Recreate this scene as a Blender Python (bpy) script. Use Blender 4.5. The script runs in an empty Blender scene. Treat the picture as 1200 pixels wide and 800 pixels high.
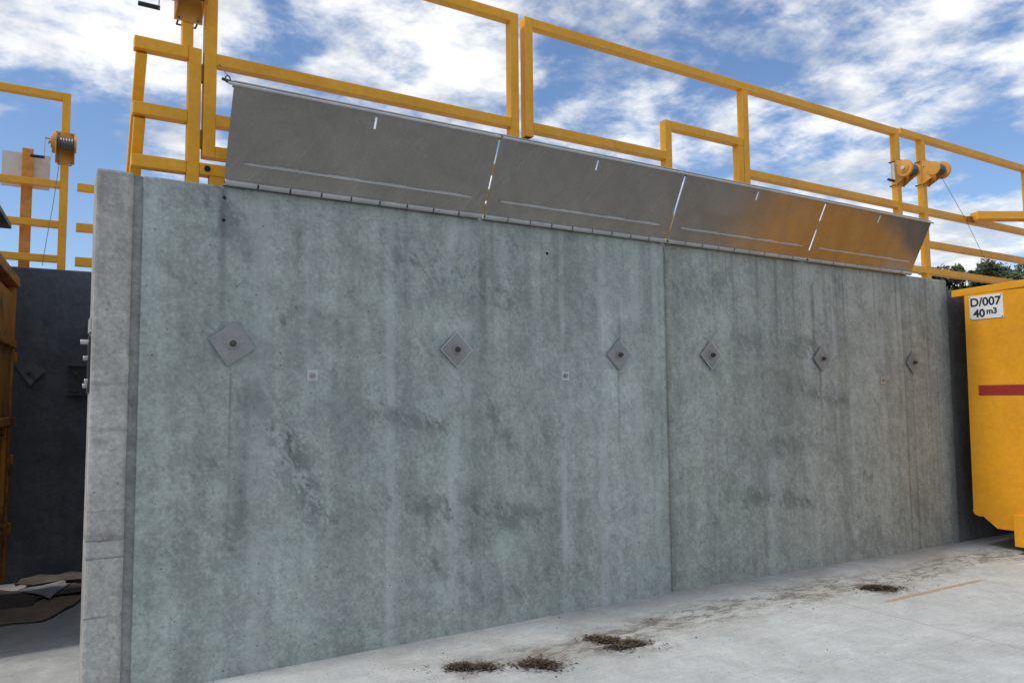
import bpy, bmesh, math, random
from mathutils import Vector, Matrix
random.seed(7)
S = bpy.context.scene
COL = S.collection
R_ = math.radians

# ------------------------------------------------------------------ materials
class NT:
    def __init__(s, tree): s.t = tree; s.n = tree.nodes; s.l = tree.links
    def _in(s, sock, v):
        if v is None: return
        if isinstance(v, bpy.types.NodeSocket): s.l.new(v, sock)
        elif isinstance(v, (tuple, list)):
            v = tuple(v)
            if sock.type == 'RGBA' and len(v) == 3: v = v + (1,)
            sock.default_value = v
        else: sock.default_value = v
    def math(s, op, a, b=None, c=None, clamp=False):
        n = s.n.new('ShaderNodeMath'); n.operation = op; n.use_clamp = clamp
        s._in(n.inputs[0], a); s._in(n.inputs[1], b); s._in(n.inputs[2], c)
        return n.outputs[0]
    def vmath(s, op, a, b=None, out=0):
        n = s.n.new('ShaderNodeVectorMath'); n.operation = op
        s._in(n.inputs[0], a); s._in(n.inputs[1], b)
        return n.outputs[out]
    def pos(s): return s.n.new('ShaderNodeNewGeometry').outputs['Position']
    def obj(s): return s.n.new('ShaderNodeTexCoord').outputs['Object']
    def scale(s, v, sc): return s.vmath('MULTIPLY', v, sc)
    def sep(s, v):
        n = s.n.new('ShaderNodeSeparateXYZ'); s._in(n.inputs[0], v); return n.outputs
    def comb(s, x, y, z):
        n = s.n.new('ShaderNodeCombineXYZ')
        for i, v in enumerate((x, y, z)): s._in(n.inputs[i], v)
        return n.outputs[0]
    def noise(s, v, scale=1., detail=4., rough=.55, dist=0., color=False):
        n = s.n.new('ShaderNodeTexNoise'); s._in(n.inputs['Vector'], v)
        n.inputs['Scale'].default_value = scale; n.inputs['Detail'].default_value = detail
        n.inputs['Roughness'].default_value = rough; n.inputs['Distortion'].default_value = dist
        return n.outputs['Color' if color else 'Fac']
    def voro(s, v, scale=1., feature='F1'):
        n = s.n.new('ShaderNodeTexVoronoi'); n.feature = feature; s._in(n.inputs['Vector'], v)
        n.inputs['Scale'].default_value = scale
        return n.outputs
    def ramp(s, f, a, b, lo=0., hi=1., smooth=True):
        n = s.n.new('ShaderNodeMapRange'); n.interpolation_type = 'SMOOTHSTEP' if smooth else 'LINEAR'
        s._in(n.inputs[0], f)
        for i, v in enumerate((a, b, lo, hi)): s._in(n.inputs[i+1], v)
        return n.outputs[0]
    def mix(s, f, a, b, mode='MIX'):
        n = s.n.new('ShaderNodeMix'); n.data_type = 'RGBA'; n.blend_type = mode
        s._in(n.inputs[0], f); s._in(n.inputs[6], a); s._in(n.inputs[7], b)
        return n.outputs[2]
    def gray(s, f): return s.comb(f, f, f)
    def mul(s, col, f): return s.vmath('MULTIPLY', col, s.gray(f))
    def blob(s, p, c, r):
        d = s.vmath('DISTANCE', p, c, out=1)
        return s.ramp(d, r, r*.15, 0., 1.)
    def bump(s, h, strength=.3, dist=.01):
        n = s.n.new('ShaderNodeBump'); s._in(n.inputs['Height'], h)
        n.inputs['Strength'].default_value = strength; n.inputs['Distance'].default_value = dist
        return n.outputs[0]

def material(name):
    m = bpy.data.materials.new(name); m.use_nodes = True
    t = NT(m.node_tree); b = t.n['Principled BSDF']
    def done(color, rough=.6, metal=0., normal=None, spec=.5):
        t._in(b.inputs['Base Color'], color); t._in(b.inputs['Roughness'], rough)
        t._in(b.inputs['Metallic'], metal); t._in(b.inputs['Specular IOR Level'], spec)
        if normal is not None: t._in(b.inputs['Normal'], normal)
        return m
    return t, done

def concrete(name, lo, hi, streaks=1., smears=(), board=False, tint=(1,1,1), marks=False):
    t, done = material(name)
    p = t.pos(); x, y, z = t.sep(p)
    big = t.noise(p, 1.1, 7, .62, .6)
    col = t.mix(t.ramp(big, .3, .7), lo, hi)
    # cloudy trowel mottling
    m1 = t.noise(t.vmath('ADD', p, (7, 3, 1)), 2.6, 8, .68, 1.4)
    col = t.mul(col, t.ramp(m1, .32, .66, .88, 1.06))
    # greenish / bluish tinge patches
    g = t.noise(t.vmath('ADD', p, (1, 9, 4)), 1.7, 5, .6, .8)
    col = t.mix(t.ramp(g, .5, .75, 0, .35), col, t.vmath('MULTIPLY', col, (.88, 1.02, .97)))
    g2 = t.noise(t.vmath('ADD', p, (11, 2, 8)), 1.3, 5, .6, .8)
    col = t.mix(t.ramp(g2, .5, .72, 0, .5), col, t.vmath('MULTIPLY', col, (.96, .98, 1.12)))
    # crisp blotches and rubbed trowel marks running diagonally
    rot = t.n.new('ShaderNodeVectorRotate'); rot.rotation_type = 'Y_AXIS'
    t._in(rot.inputs['Vector'], p); rot.inputs['Angle'].default_value = R_(28)
    q = rot.outputs[0]
    k1 = t.noise(t.scale(q, (5.5, 5.5, 3.2)), 1., 10, .76, .25)
    col = t.mul(col, t.ramp(k1, .40, .58, .90, 1.06))
    k2 = t.noise(t.scale(q, (15, 15, 7)), 1., 9, .76, .35)
    col = t.mul(col, t.ramp(k2, .52, .62, 1.02, .88))
    k3 = t.noise(t.scale(t.vmath('ADD', q, (4, 0, 9)), (7, 7, 15)), 1., 9, .76, .3)
    col = t.mul(col, t.ramp(k3, .55, .70, 1.0, 1.13))
    k4 = t.noise(t.scale(t.vmath('ADD', q, (2, 0, 3)), (46, 46, 5)), 1., 6, .7, .25)
    col = t.mul(col, t.ramp(k4, .56, .70, 1.0, .84))
    # fine scale
    f = t.noise(p, 45, 6, .7)
    col = t.mul(col, t.ramp(f, .28, .72, .80, 1.20, False))
    f2 = t.noise(p, 17, 8, .78, .3)
    col = t.mul(col, t.ramp(f2, .32, .68, .84, 1.13))
    # vertical runs
    if streaks:
        sx = t.comb(t.math('MULTIPLY', x, 4.5), t.math('MULTIPLY', y, 4.5), t.math('MULTIPLY', z, .22))
        s1 = t.noise(sx, 1., 5, .6, .15)
        col = t.mul(col, t.ramp(s1, .3, .72, 1-.16*streaks, 1+.14*streaks))
        sx2 = t.comb(t.math('MULTIPLY', x, 9), t.math('MULTIPLY', y, 9), t.math('MULTIPLY', z, .35))
        s2 = t.noise(sx2, 1., 3, .5, .1)
        brk = t.ramp(t.noise(p, 1.6, 5, .7), .38, .62)
        wht = t.math('MULTIPLY', t.ramp(s2, .66, .76, 0, .34*streaks), brk)
        col = t.mix(wht, col, (.42, .46, .48))
        drk = t.math('MULTIPLY', t.ramp(s2, .36, .27, 0, .40*streaks), t.ramp(t.noise(p, 2.2, 5, .7), .4, .6))
        col = t.mix(drk, col, (.10, .115, .12))
        if board:   # long run marks towards the far end of the wall and under the top edge
            sx3 = t.comb(t.math('MULTIPLY', x, 16), y, t.math('MULTIPLY', z, .12))
            s3 = t.noise(sx3, 1., 4, .6, .05)
            k = t.math('MAXIMUM', t.ramp(x, 2.4, 4.2, 0, 1), t.math('MULTIPLY', t.ramp(z, 1.7, 2.85, 0, 1), t.ramp(x, -.5, 2.5, .25, .8)))
            col = t.mix(t.math('MULTIPLY', t.ramp(s3, .52, .66, 0, .62), k), col, (.085, .095, .10))
            col = t.mix(t.math('MULTIPLY', t.ramp(s3, .42, .33, 0, .3), k), col, (.36, .38, .385))
            # individual pale water runs
            for sx0, w, a in ((-2.50, .045, .42), (-2.03, .06, .42), (-1.91, .04, .26), (-3.36, .09, .28), (-3.05, .04, .22), (-1.08, .035, .5), (-.70, .065, .42), (-.12, .05, .25),
                              (-.34, .07, .3), (.55, .03, .26), (1.05, .05, .18), (2.28, .05, .3), (3.06, .07, .42), (3.42, .04, .3)):
                wob = t.math('MULTIPLY', t.math('SUBTRACT', t.noise(p, 3., 3, .6), .5), .03)
                dd = t.math('ABSOLUTE', t.math('SUBTRACT', t.math('ADD', x, wob), sx0))
                mk = t.math('MULTIPLY', t.ramp(dd, w, w*.3, 0, a), t.ramp(t.noise(t.vmath('ADD', p, (sx0, 0, 0)), 2.6, 5, .7), .36, .6))
                col = t.mix(mk, col, (.50, .54, .54))
            # dark runs under the anchor plates
            for sx0, z0, w, a in ((-3.53, 1.83, .010, .5), (-3.59, 2.9, .035, .35), (-.53, 1.83, .02, .3), (2.03, 1.85, .03, .3), (-1.78, 2.62, .05, .4), (1.95, 2.7, .04, .45)):
                dd = t.math('ABSOLUTE', t.math('SUBTRACT', x, sx0))
                lim = t.math('MULTIPLY', t.ramp(z, z0+.01, z0-.03, 0, 1), t.ramp(z, z0-1.2, z0-.1, 0, 1))
                mk = t.math('MULTIPLY', t.math('MULTIPLY', t.ramp(dd, w, w*.2, 0, a), lim), t.ramp(t.noise(p, 7, 4, .7), .3, .55))
                col = t.mix(mk, col, (.075, .075, .072))
    if board:   # the two castings differ a little in tone
        col = t.mix(t.ramp(x, -.002, .002), col, t.vmath('MULTIPLY', col, (1.0, .965, .93)))
        col = t.mul(col, t.math('ADD', 1., t.math('MULTIPLY', t.math('MULTIPLY', t.ramp(x, -1.0, -.5), t.ramp(x, .0, -.02)), .10)))
        gp = t.math('MAXIMUM', t.blob(p, (1.5, 0, 1.3), .8), t.math('MAXIMUM', t.blob(p, (.6, 0, 2.1), .6), t.blob(p, (.9, 0, .7), .6)))
        gm = t.math('MULTIPLY', gp, t.ramp(t.noise(p, 5, 8, .7, 1.), .5, .62))
        col = t.mix(t.math('MULTIPLY', gm, .55), col, (.17, .215, .195))
        jn = t.math('MULTIPLY', t.ramp(t.math('ABSOLUTE', t.math('SUBTRACT', x, .015)), .06, .01), t.ramp(t.noise(p, 5, 6, .7), .3, .6))
        col = t.mix(t.math('MULTIPLY', jn, .5), col, (.13, .135, .13))
    # rubbed dark smears of a given place
    if smears:
        nz = t.noise(p, 4.5, 6, .7, 0, True)
        wp = t.vmath('ADD', p, t.scale(t.vmath('SUBTRACT', nz, (.5, .5, .5)), (.16, 0, .16)))
        wx, _, wz = t.sep(wp)
        tot = None
        for (a, b2, w, al) in smears:
            ex, ez = b2[0]-a[0], b2[1]-a[1]; l2 = ex*ex+ez*ez
            px, pz = t.math('SUBTRACT', wx, a[0]), t.math('SUBTRACT', wz, a[1])
            tt = t.math('ADD', t.math('MULTIPLY', px, ex/l2), t.math('MULTIPLY', pz, ez/l2), clamp=True)
            qx, qz = t.math('SUBTRACT', px, t.math('MULTIPLY', tt, ex)), t.math('SUBTRACT', pz, t.math('MULTIPLY', tt, ez))
            dd = t.math('SQRT', t.math('ADD', t.math('MULTIPLY', qx, qx), t.math('MULTIPLY', qz, qz)))
            mk = t.ramp(dd, w*1.9, 0, 0, min(1., al*1.25))
            tot = mk if tot is None else t.math('MAXIMUM', tot, mk)
        dap = t.math('MAXIMUM', t.ramp(k2, .50, .60), t.math('MULTIPLY', t.ramp(k1, .53, .44), .7))
        col = t.mix(t.math('MULTIPLY', tot, t.math('ADD', t.math('MULTIPLY', dap, .80), .15), clamp=True), col, (.095, .115, .106))
    # small air holes
    v = t.voro(p, 26)
    hole = t.math('MULTIPLY', t.ramp(v['Distance'], .17, .09), t.ramp(t.sep(v['Color'])[0], .86, .9))
    col = t.mix(t.math('MULTIPLY', hole, .75), col, (.06, .065, .065))
    if marks:
        pit = t.ramp(t.noise(p, 38, 8, .8), .60, .68)
        col = t.mix(t.math('MULTIPLY', pit, .5), col, (.15, .15, .14))
        blot = t.ramp(t.noise(p, 8, 8, .75, .8), .52, .66)
        col = t.mix(t.math('MULTIPLY', blot, .35), col, (.19, .19, .175))
    if marks:  # the column: a repaired band and two scrapes low down, grime at the right arris
        wob = t.math('MULTIPLY', t.math('SUBTRACT', t.noise(p, 9., 5, .7), .5), .03)
        zz = t.math('ADD', z, wob)
        for z0, w, a in ((.84, .007, .6), (.86, .03, .25), (.745, .007, .6), (1.0, .005, .35), (.43, .007, .55), (.41, .03, .2), (1.45, .02, .22), (1.70, .015, .25)):
            dd = t.math('ABSOLUTE', t.math('SUBTRACT', zz, z0))
            mk = t.math('MULTIPLY', t.ramp(dd, w, w*.3, 0, a), t.ramp(t.noise(t.vmath('ADD', p, (z0*9, 0, 0)), 5, 4, .7), .36, .56))
            col = t.mix(mk, col, (.08, .08, .075))
        dd = t.math('ABSOLUTE', t.math('SUBTRACT', zz, .795))
        col = t.mix(t.ramp(dd, .04, .032, 0, .35), col, (.42, .42, .40))
        grime = t.math('MULTIPLY', t.ramp(x, -4.115, -4.07, 0, .5), t.ramp(t.noise(p, 6, 6, .7), .35, .6))
        col = t.mix(grime, col, (.13, .13, .125))
    col = t.vmath('MULTIPLY', col, tint)
    h = t.math('ADD', t.math('MULTIPLY', f2, .6), t.math('MULTIPLY', t.noise(p, 90, 4, .7), .35))
    h = t.math('SUBTRACT', h, t.math('MULTIPLY', hole, .7))
    return done(col, t.ramp(m1, .3, .7, .62, .85), 0, t.bump(h, .35, .006), .35)

SMEAR = [((-3.21, 1.43), (-3.10, 1.11), 0.090, 0.75),
         ((-3.11, 1.14), (-2.96, 0.83), 0.080, 0.70),
         ((-3.38, 1.59), (-3.19, 1.33), 0.100, 0.30),
         ((-2.54, 0.90), (-1.48, 0.72), 0.085, 0.60),
         ((-1.83, 0.88), (-1.25, 0.68), 0.070, 0.50),
         ((-2.58, 1.51), (-2.14, 1.42), 0.075, 0.55),
         ((-1.72, 1.51), (-1.55, 1.26), 0.060, 0.45),
         ((-1.84, 0.55), (-1.66, 0.78), 0.070, 0.35),
         ((-3.64, 1.22), (-3.79, 0.72), 0.070, 0.40),
         ((-3.42, 1.13), (-3.61, 0.55), 0.050, 0.35),
         ((-2.23, 0.54), (-1.84, 0.17), 0.080, 0.30),
         ((-2.42, 2.52), (-1.53, 2.37), 0.160, 0.40),
         ((-3.23, 2.07), (-3.12, 2.17), 0.025, 0.70),
         ((-1.24, 1.38), (-1.36, 1.00), 0.070, 0.35),
         ((-1.84, 0.20), (-0.86, 0.32), 0.100, 0.25),
         ((-3.65, 2.86), (-3.55, 2.68), 0.090, 0.55),
         ((0.93, 2.08), (1.96, 2.08), 0.100, 0.45),
         ((1.62, 1.66), (2.39, 1.53), 0.070, 0.50),
         ((0.98, 0.69), (1.80, 0.58), 0.070, 0.55),
         ((1.00, 1.16), (2.04, 1.19), 0.100, 0.40),
         ((2.62, 0.79), (2.83, 0.74), 0.050, 0.60),
         ((0.20, 2.51), (0.73, 2.63), 0.100, 0.35),
         ((2.43, 0.09), (3.65, 0.32), 0.120, 0.30),
         ((0.33, 0.32), (0.77, 0.87), 0.080, 0.25),
         ((2.34, 2.74), (2.03, 2.13), 0.070, 0.35),
         ((-0.73, 2.52), (-0.83, 1.90), 0.050, 0.25)]
M = {}
M['wall'] = concrete('weathered_concrete', (.303, .338, .312), (.372, .410, .380), 1., SMEAR, True)
M['pier'] = concrete('pale_concrete', (.34, .328, .295), (.475, .462, .425), .6, marks=True)
M['joint'] = concrete('joint_mortar', (.20, .205, .195), (.28, .285, .27), .5)
M['end_wall'] = concrete('shade_dark_concrete', (.13, .143, .148), (.19, .203, .208), 1.2)  # shade beside the right container is put into this darker base colour
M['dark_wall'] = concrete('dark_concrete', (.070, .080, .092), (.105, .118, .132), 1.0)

def ground_mat():
    t, done = material('yard_concrete')
    p = t.pos(); x, y, z = t.sep(p)
    col = t.mix(t.ramp(t.noise(p, .7, 7, .65, .5), .3, .7), (.475, .485, .46), (.59, .60, .575))
    col = t.mul(col, t.ramp(t.noise(p, 3.3, 8, .7, 1.0), .3, .7, .86, 1.07))
    col = t.mul(col, t.ramp(t.noise(p, 70, 5, .7), .25, .75, .84, 1.13, False))
    br = t.noise(t.scale(p, (2.2, 60, 1)), 1., 3, .6)   # broom finish along the wall
    col = t.mul(col, t.ramp(br, .3, .7, .95, 1.04))
    # brown dusty band along the wheel track in front of the wall
    cen = t.math('ADD', -.62, t.math('MULTIPLY', t.math('SUBTRACT', t.noise(p, .9, 2, .5), .5), .5))
    band = t.ramp(t.math('ABSOLUTE', t.math('SUBTRACT', y, cen)), .62, .05)
    band = t.math('MULTIPLY', band, t.ramp(x, -3.4, -2.2))
    dust = t.ramp(t.noise(t.scale(p, (1.2, 2.4, 1)), 1.6, 8, .72, .6), .38, .66)
    col = t.mix(t.math('MULTIPLY', t.math('MULTIPLY', band, dust), .62), col, (.285, .25, .205))
    sp = t.ramp(t.noise(t.scale(p, (2.2, 5., 1)), 2.2, 9, .8, .3), .48, .56)
    sp = t.math('MULTIPLY', sp, t.ramp(t.math('ABSOLUTE', t.math('SUBTRACT', y, cen)), .32, .06))
    sp = t.math('MULTIPLY', sp, t.ramp(x, -2.6, -1.6))
    col = t.mix(t.math('MULTIPLY', sp, .75), col, (.17, .14, .11))
    # grime against the wall foot
    col = t.mix(t.math('MULTIPLY', t.ramp(y, -.30, 0, 0, .45), t.ramp(t.noise(p, 4, 6, .7), .3, .6)), col, (.30, .29, .27))
    for cx, cy, r in ((-2.235, -.64, .30), (-1.86, -.81, .28), (-1.2, -.75, .42), (1.58, -.81, .34), (-.75, -.55, .25), (-1.0, -.95, .2), (.9, -.52, .3)):
        bl = t.math('MULTIPLY', t.blob(p, (cx, cy, -.02), r), t.ramp(t.noise(p, 9, 9, .8, .2), .45, .6))
        col = t.mix(t.math('MULTIPLY', bl, .75), col, (.15, .12, .09))
    # tyre smudges crossing the yard
    ty = t.noise(t.scale(p, (.5, 7, 1)), 1., 6, .7, .2)
    col = t.mix(t.ramp(ty, .56, .70, 0, .16), col, (.24, .23, .22))
    # saw-cut joints
    for x0 in (-8.1, -3.6, .9, 5.4, 9.9, -12.6):
        d = t.math('ABSOLUTE', t.math('SUBTRACT', x, x0))
        col = t.mix(t.ramp(d, .006, .003, 0, .6), col, (.16, .155, .15))
    for y0 in (-3.4, -7.4, -11.4):
        d = t.math('ABSOLUTE', t.math('SUBTRACT', y, y0))
        col = t.mix(t.ramp(d, .006, .003, 0, .6), col, (.16, .155, .15))
    # ochre scrape left by a container runner
    wob = t.math('MULTIPLY', t.math('SUBTRACT', t.noise(p, 5, 4, .7), .5), .05)
    d = t.math('ABSOLUTE', t.math('ADD', t.math('ADD', y, 1.095), wob))
    lim = t.math('MULTIPLY', t.ramp(x, 1.1, 1.35), t.ramp(x, 2.8, 2.55))
    k = t.math('MULTIPLY', t.math('MULTIPLY', t.ramp(d, .035, .012, 0, .8), lim), t.ramp(t.noise(p, 8, 5, .7), .3, .5))
    col = t.mix(k, col, (.40, .25, .10))
    # grit and spots
    v = t.voro(p, 16)
    dot = t.math('MULTIPLY', t.ramp(v['Distance'], .13, .07), t.ramp(t.sep(v['Color'])[0], .84, .88))
    col = t.mix(t.math('MULTIPLY', dot, .55), col, (.16, .14, .12))
    v = t.voro(t.vmath('ADD', p, (3, 5, 0)), 47)
    dot = t.math('MULTIPLY', t.ramp(v['Distance'], .2, .1), t.ramp(t.sep(v['Color'])[1], .82, .88))
    dot = t.math('MULTIPLY', dot, t.ramp(t.noise(p, 1.1, 4, .7), .42, .62))
    col = t.mix(t.math('MULTIPLY', dot, .6), col, (.17, .15, .12))
    # floor of the left bay, slightly darker
    bay = t.math('MULTIPLY', t.ramp(x, -4.0, -4.2), t.ramp(y, .2, 1.4))
    col = t.mix(t.math('MULTIPLY', bay, .6), col, t.vmath('MULTIPLY', col, (.9, .9, .88)))
    h = t.math('ADD', t.noise(p, 70, 5, .7), t.math('MULTIPLY', br, .5))
    return done(col, .85, 0, t.bump(h, .3, .006), .3)
M['ground'] = ground_mat()

def yellow(name, base=(.72, .335, .012), dirt=.35, rust=0., rough=.42):
    t, done = material(name)
    p = t.pos()
    col = t.mix(t.ramp(t.noise(p, 1.6, 5, .6), .35, .7), base, tuple(c*.86 for c in base))
    col = t.mul(col, t.ramp(t.noise(p, 22, 6, .7), .3, .7, .92, 1.06))
    d = t.ramp(t.noise(t.scale(p, (5, 5, 1.4)), 1.4, 8, .75, .5), .54, .74, 0, dirt)
    col = t.mix(d, col, (.23, .13, .035))
    if rust:
        r = t.ramp(t.noise(p, 3.0, 9, .75, .8), .62-.25*rust, .74-.2*rust, 0, .9)
        rc = t.mix(t.noise(p, 18, 5, .7), (.13, .045, .016), (.045, .022, .014))
        col = t.mix(r, col, rc)
    else:
        r = t.ramp(t.noise(p, 15, 8, .8, .6), .70, .76, 0, .55)
        col = t.mix(r, col, (.20, .075, .02))
    return done(col, t.ramp(t.noise(p, 7, 5, .7), .3, .7, rough, rough+.2), 0, t.bump(t.noise(p, 55, 4, .6), .08, .002), .45)
M['yellow'] = yellow('yellow_railing_paint', (.86, .40, .012), .30)
M['skip'] = yellow('yellow_container_paint', (.82, .35, .010), .16)
M['old_skip'] = yellow('rusty_old_container_paint', (.52, .215, .022), .65, .5, .6)
M['winch'] = yellow('zinc_gold_winch', (.66, .31, .045), .6, 0, .4)
M['hinge_brown'] = yellow('brown_rubbed_paint', (.30, .13, .03), .6, .2)

def steel(name, lo, hi, metal=.75, rough=(.32, .5), scratch=True):
    t, done = material(name)
    p = t.pos()
    f = t.ramp(t.noise(p, 2.3, 8, .7, .8), .3, .7)
    col = t.mix(f, lo, hi)
    col = t.mul(col, t.ramp(t.noise(p, 60, 5, .7), .3, .7, .92, 1.07))
    r = t.ramp(t.noise(p, 5, 7, .7, .5), .3, .7, rough[0], rough[1])
    h = t.noise(p, 1.7, 4, .45)
    if scratch:
        rot = t.n.new('ShaderNodeVectorRotate'); rot.rotation_type = 'Y_AXIS'
        t._in(rot.inputs['Vector'], p); rot.inputs['Angle'].default_value = R_(52)
        sc = t.noise(t.scale(rot.outputs[0], (1.2, 1.2, 40)), 1., 5, .7)
        col = t.mix(t.ramp(sc, .62, .72, 0, .22), col, (.42, .40, .37))
        r = t.math('ADD', r, t.ramp(sc, .5, .7, 0, .08))
    return done(col, r, metal, t.bump(h, .12, .04), .5)
M['flap'] = steel('mill_steel_plate', (.325, .312, .285), (.40, .386, .357), .85, (.17, .27))
M['galv'] = steel('galvanised_steel', (.46, .47, .47), (.60, .60, .59), .55, (.42, .6), False)
M['knuckle'] = steel('hinge_steel', (.38, .38, .365), (.50, .50, .48), .7, (.35, .5), False)
M['plate'] = steel('weathered_plate_steel', (.21, .215, .21), (.31, .315, .305), .25, (.5, .7), False)
M['dark_steel'] = steel('dark_steel', (.035, .038, .042), (.075, .08, .085), .4, (.45, .65), False)
M['rusty_nut'] = steel('rusty_bolt_steel', (.055, .05, .045), (.12, .105, .095), .4, (.5, .7), False)
M['cable'] = steel('wire_rope', (.10, .10, .10), (.16, .16, .16), .6, (.4, .5), False)

def plain(name, c, rough=.6, var=.12, scale=9.):
    t, done = material(name)
    p = t.pos()
    col = t.mul(t.mix(0., c, c), t.ramp(t.noise(p, scale, 6, .7), .3, .7, 1-var, 1+var))
    return done(col, rough, 0, t.bump(t.noise(p, scale*4, 4, .6), .15, .003))
M['unseen_yard'] = plain('unseen_yard_dark', (.235, .232, .22), .9, .25, 8)  # dark tone for the unseen yard, set to dim the flap reflections
M['rubber'] = plain('black_rubber', (.015, .015, .016), .6)
M['hole'] = plain('hole_dark', (.012, .012, .012), .9)
M['white'] = plain('white_sign', (.74, .74, .72), .45, .06)
M['letters'] = plain('navy_lettering', (.018, .022, .04), .5)
M['red'] = plain('dark_red_tape', (.30, .022, .018), .5, .15)
M['grey_board'] = plain('weathered_white_board', (.62, .62, .60), .6, .1)
M['timber'] = plain('orange_timber', (.62, .27, .05), .7, .2, 14)
M['card'] = plain('brown_cardboard', (.30, .235, .16), .85, .2, 6)
M['card_pale'] = plain('pale_grey_card', (.40, .40, .41), .8, .15, 6)
M['card_dark'] = plain('damp_dark_cardboard', (.12, .10, .085), .85, .3, 6)
M['soil'] = plain('dark_leaf_litter', (.050, .036, .024), .95, .45, 60)
M['twig'] = plain('dry_twigs', (.15, .11, .07), .9, .35, 50)
M['bark'] = plain('tree_bark', (.09, .07, .055), .9, .3, 10)
M['leaf'] = plain('dark_green_leaves', (.040, .066, .026), .7, .45, 1.3)
M['leaf_pale'] = plain('olive_green_leaves', (.095, .115, .035), .7, .4, 1.3)

# ------------------------------------------------------------------ builders
def wloc(o):
    v = Vector((0, 0, 0))
    while o is not None: v = v + o.location; o = o.parent
    return v
class MB:
    """collects shapes given in world metres (or in the frame of a rotated root) into one mesh"""
    def __init__(s): s.bm = bmesh.new()
    def box(s, x0, x1, y0, y1, z0, z1):
        v = [s.bm.verts.new(c) for c in ((x0,y0,z0),(x1,y0,z0),(x1,y1,z0),(x0,y1,z0),(x0,y0,z1),(x1,y0,z1),(x1,y1,z1),(x0,y1,z1))]
        for f in ((3,2,1,0),(4,5,6,7),(0,1,5,4),(1,2,6,5),(2,3,7,6),(3,0,4,7)): s.bm.faces.new([v[i] for i in f])
        return s
    def prism(s, pts, d):
        """extrude the 3-D polygon pts by the vector d"""
        d = Vector(d); a = [s.bm.verts.new(p) for p in pts]; b = [s.bm.verts.new(Vector(p)+d) for p in pts]
        n = len(pts)
        s.bm.faces.new(a[::-1]); s.bm.faces.new(b)
        for i in range(n): s.bm.faces.new((a[i], a[(i+1)%n], b[(i+1)%n], b[i]))
        return s
    def tube(s, p, q, r, n=12, r2=None):
        p, q = Vector(p), Vector(q); d = (q-p).normalized()
        u = d.orthogonal().normalized(); w = d.cross(u); r2 = r if r2 is None else r2
        a = [s.bm.verts.new(p+(u*math.cos(2*math.pi*i/n)+w*math.sin(2*math.pi*i/n))*r) for i in range(n)]
        b = [s.bm.verts.new(q+(u*math.cos(2*math.pi*i/n)+w*math.sin(2*math.pi*i/n))*r2) for i in range(n)]
        s.bm.faces.new(a[::-1]); s.bm.faces.new(b)
        for i in range(n): s.bm.faces.new((a[i], a[(i+1)%n], b[(i+1)%n], b[i]))
        return s
    def bar(s, p, q, w, h, up=(0,0,1)):
        p, q = Vector(p), Vector(q); d = (q-p); up = Vector(up)
        sd = d.cross(up).normalized()*w*.5; u = sd.cross(d).normalized()*h*.5
        s.prism([p-sd-u, p+sd-u, p+sd+u, p-sd+u], d); return s
    def path(s, pts, r, n=6):
        for a, b in zip(pts, pts[1:]): s.tube(a, b, r, n)
        return s
    def build(s, name, mat, parent=None, bevel=0., seg=2, smooth=False, local=False):
        bm = s.bm
        bmesh.ops.recalc_face_normals(bm, faces=bm.faces[:])
        if bevel:
            es = [e for e in bm.edges if len(e.link_faces) == 2 and e.calc_face_angle(0) > .5]
            bmesh.ops.bevel(bm, geom=es, offset=bevel, segments=seg, profile=.6, affect='EDGES', clamp_overlap=True)
        if parent is not None and not local: bmesh.ops.translate(bm, verts=bm.verts[:], vec=-wloc(parent))
        me = bpy.data.meshes.new(name); bm.to_mesh(me); bm.free()
        for m in (mat if isinstance(mat, list) else [mat]): me.materials.append(m)
        if smooth:
            for p in me.polygons: p.use_smooth = True
            try: me.set_sharp_from_angle(angle=R_(38))
            except Exception: pass
        o = bpy.data.objects.new(name, me); COL.objects.link(o); o.parent = parent
        return o
def tag(o, label=None, cat=None, group=None, kind=None):
    if label: o['label'] = label
    if cat: o['category'] = cat
    if group: o['group'] = group
    if kind: o['kind'] = kind
    return o
def thing(name, loc, label, cat, group=None, rz=0.):
    o = bpy.data.objects.new(name, None); COL.objects.link(o); o.location = loc; o.rotation_euler.z = rz
    o.empty_display_size = .1
    return tag(o, label, cat, group)
def copy_tree(o, parent=None):
    c = o.copy(); COL.objects.link(c); c.parent = parent
    for ch in list(o.children): copy_tree(ch, c)
    return c

# ------------------------------------------------------------------ setting: ground, raised yard
bm = bmesh.new()
xs = [-250, -60, -20, -8, -4, 0, 2, 4, 6, 10, 40, 250]
def gz(x): return -.02 if x < 0 else -.02 - .0125*min(x, 8)
ys = [-250, -60, -20, -8, -4, -2, 0, .2, 4, 60, 250]
vs = [[bm.verts.new((x, y, gz(x))) for y in ys] for x in xs]
for i in range(len(xs)-1):
    for j in range(len(ys)-1): bm.faces.new((vs[i][j], vs[i+1][j], vs[i+1][j+1], vs[i][j+1]))
me = bpy.data.meshes.new('ground'); bm.to_mesh(me); bm.free(); me.materials.append(M['ground'])
tag(MB().box(-250, 250, -250, -3.42, -.4, -.012).build('added_dark_yard', M['unseen_yard']), kind='structure')  # dark sheet added out of view so the flaps reflect less brightness
g = bpy.data.objects.new('ground', me); COL.objects.link(g); tag(g, kind='structure')
m = MB(); m.box(-3.88, 120, .20, 120, -.3, 2.72); m.box(-120, -3.883, 3.72, 120, -.3, 2.718)
tag(m.build('upper_yard', M['ground']), kind='structure')

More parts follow.
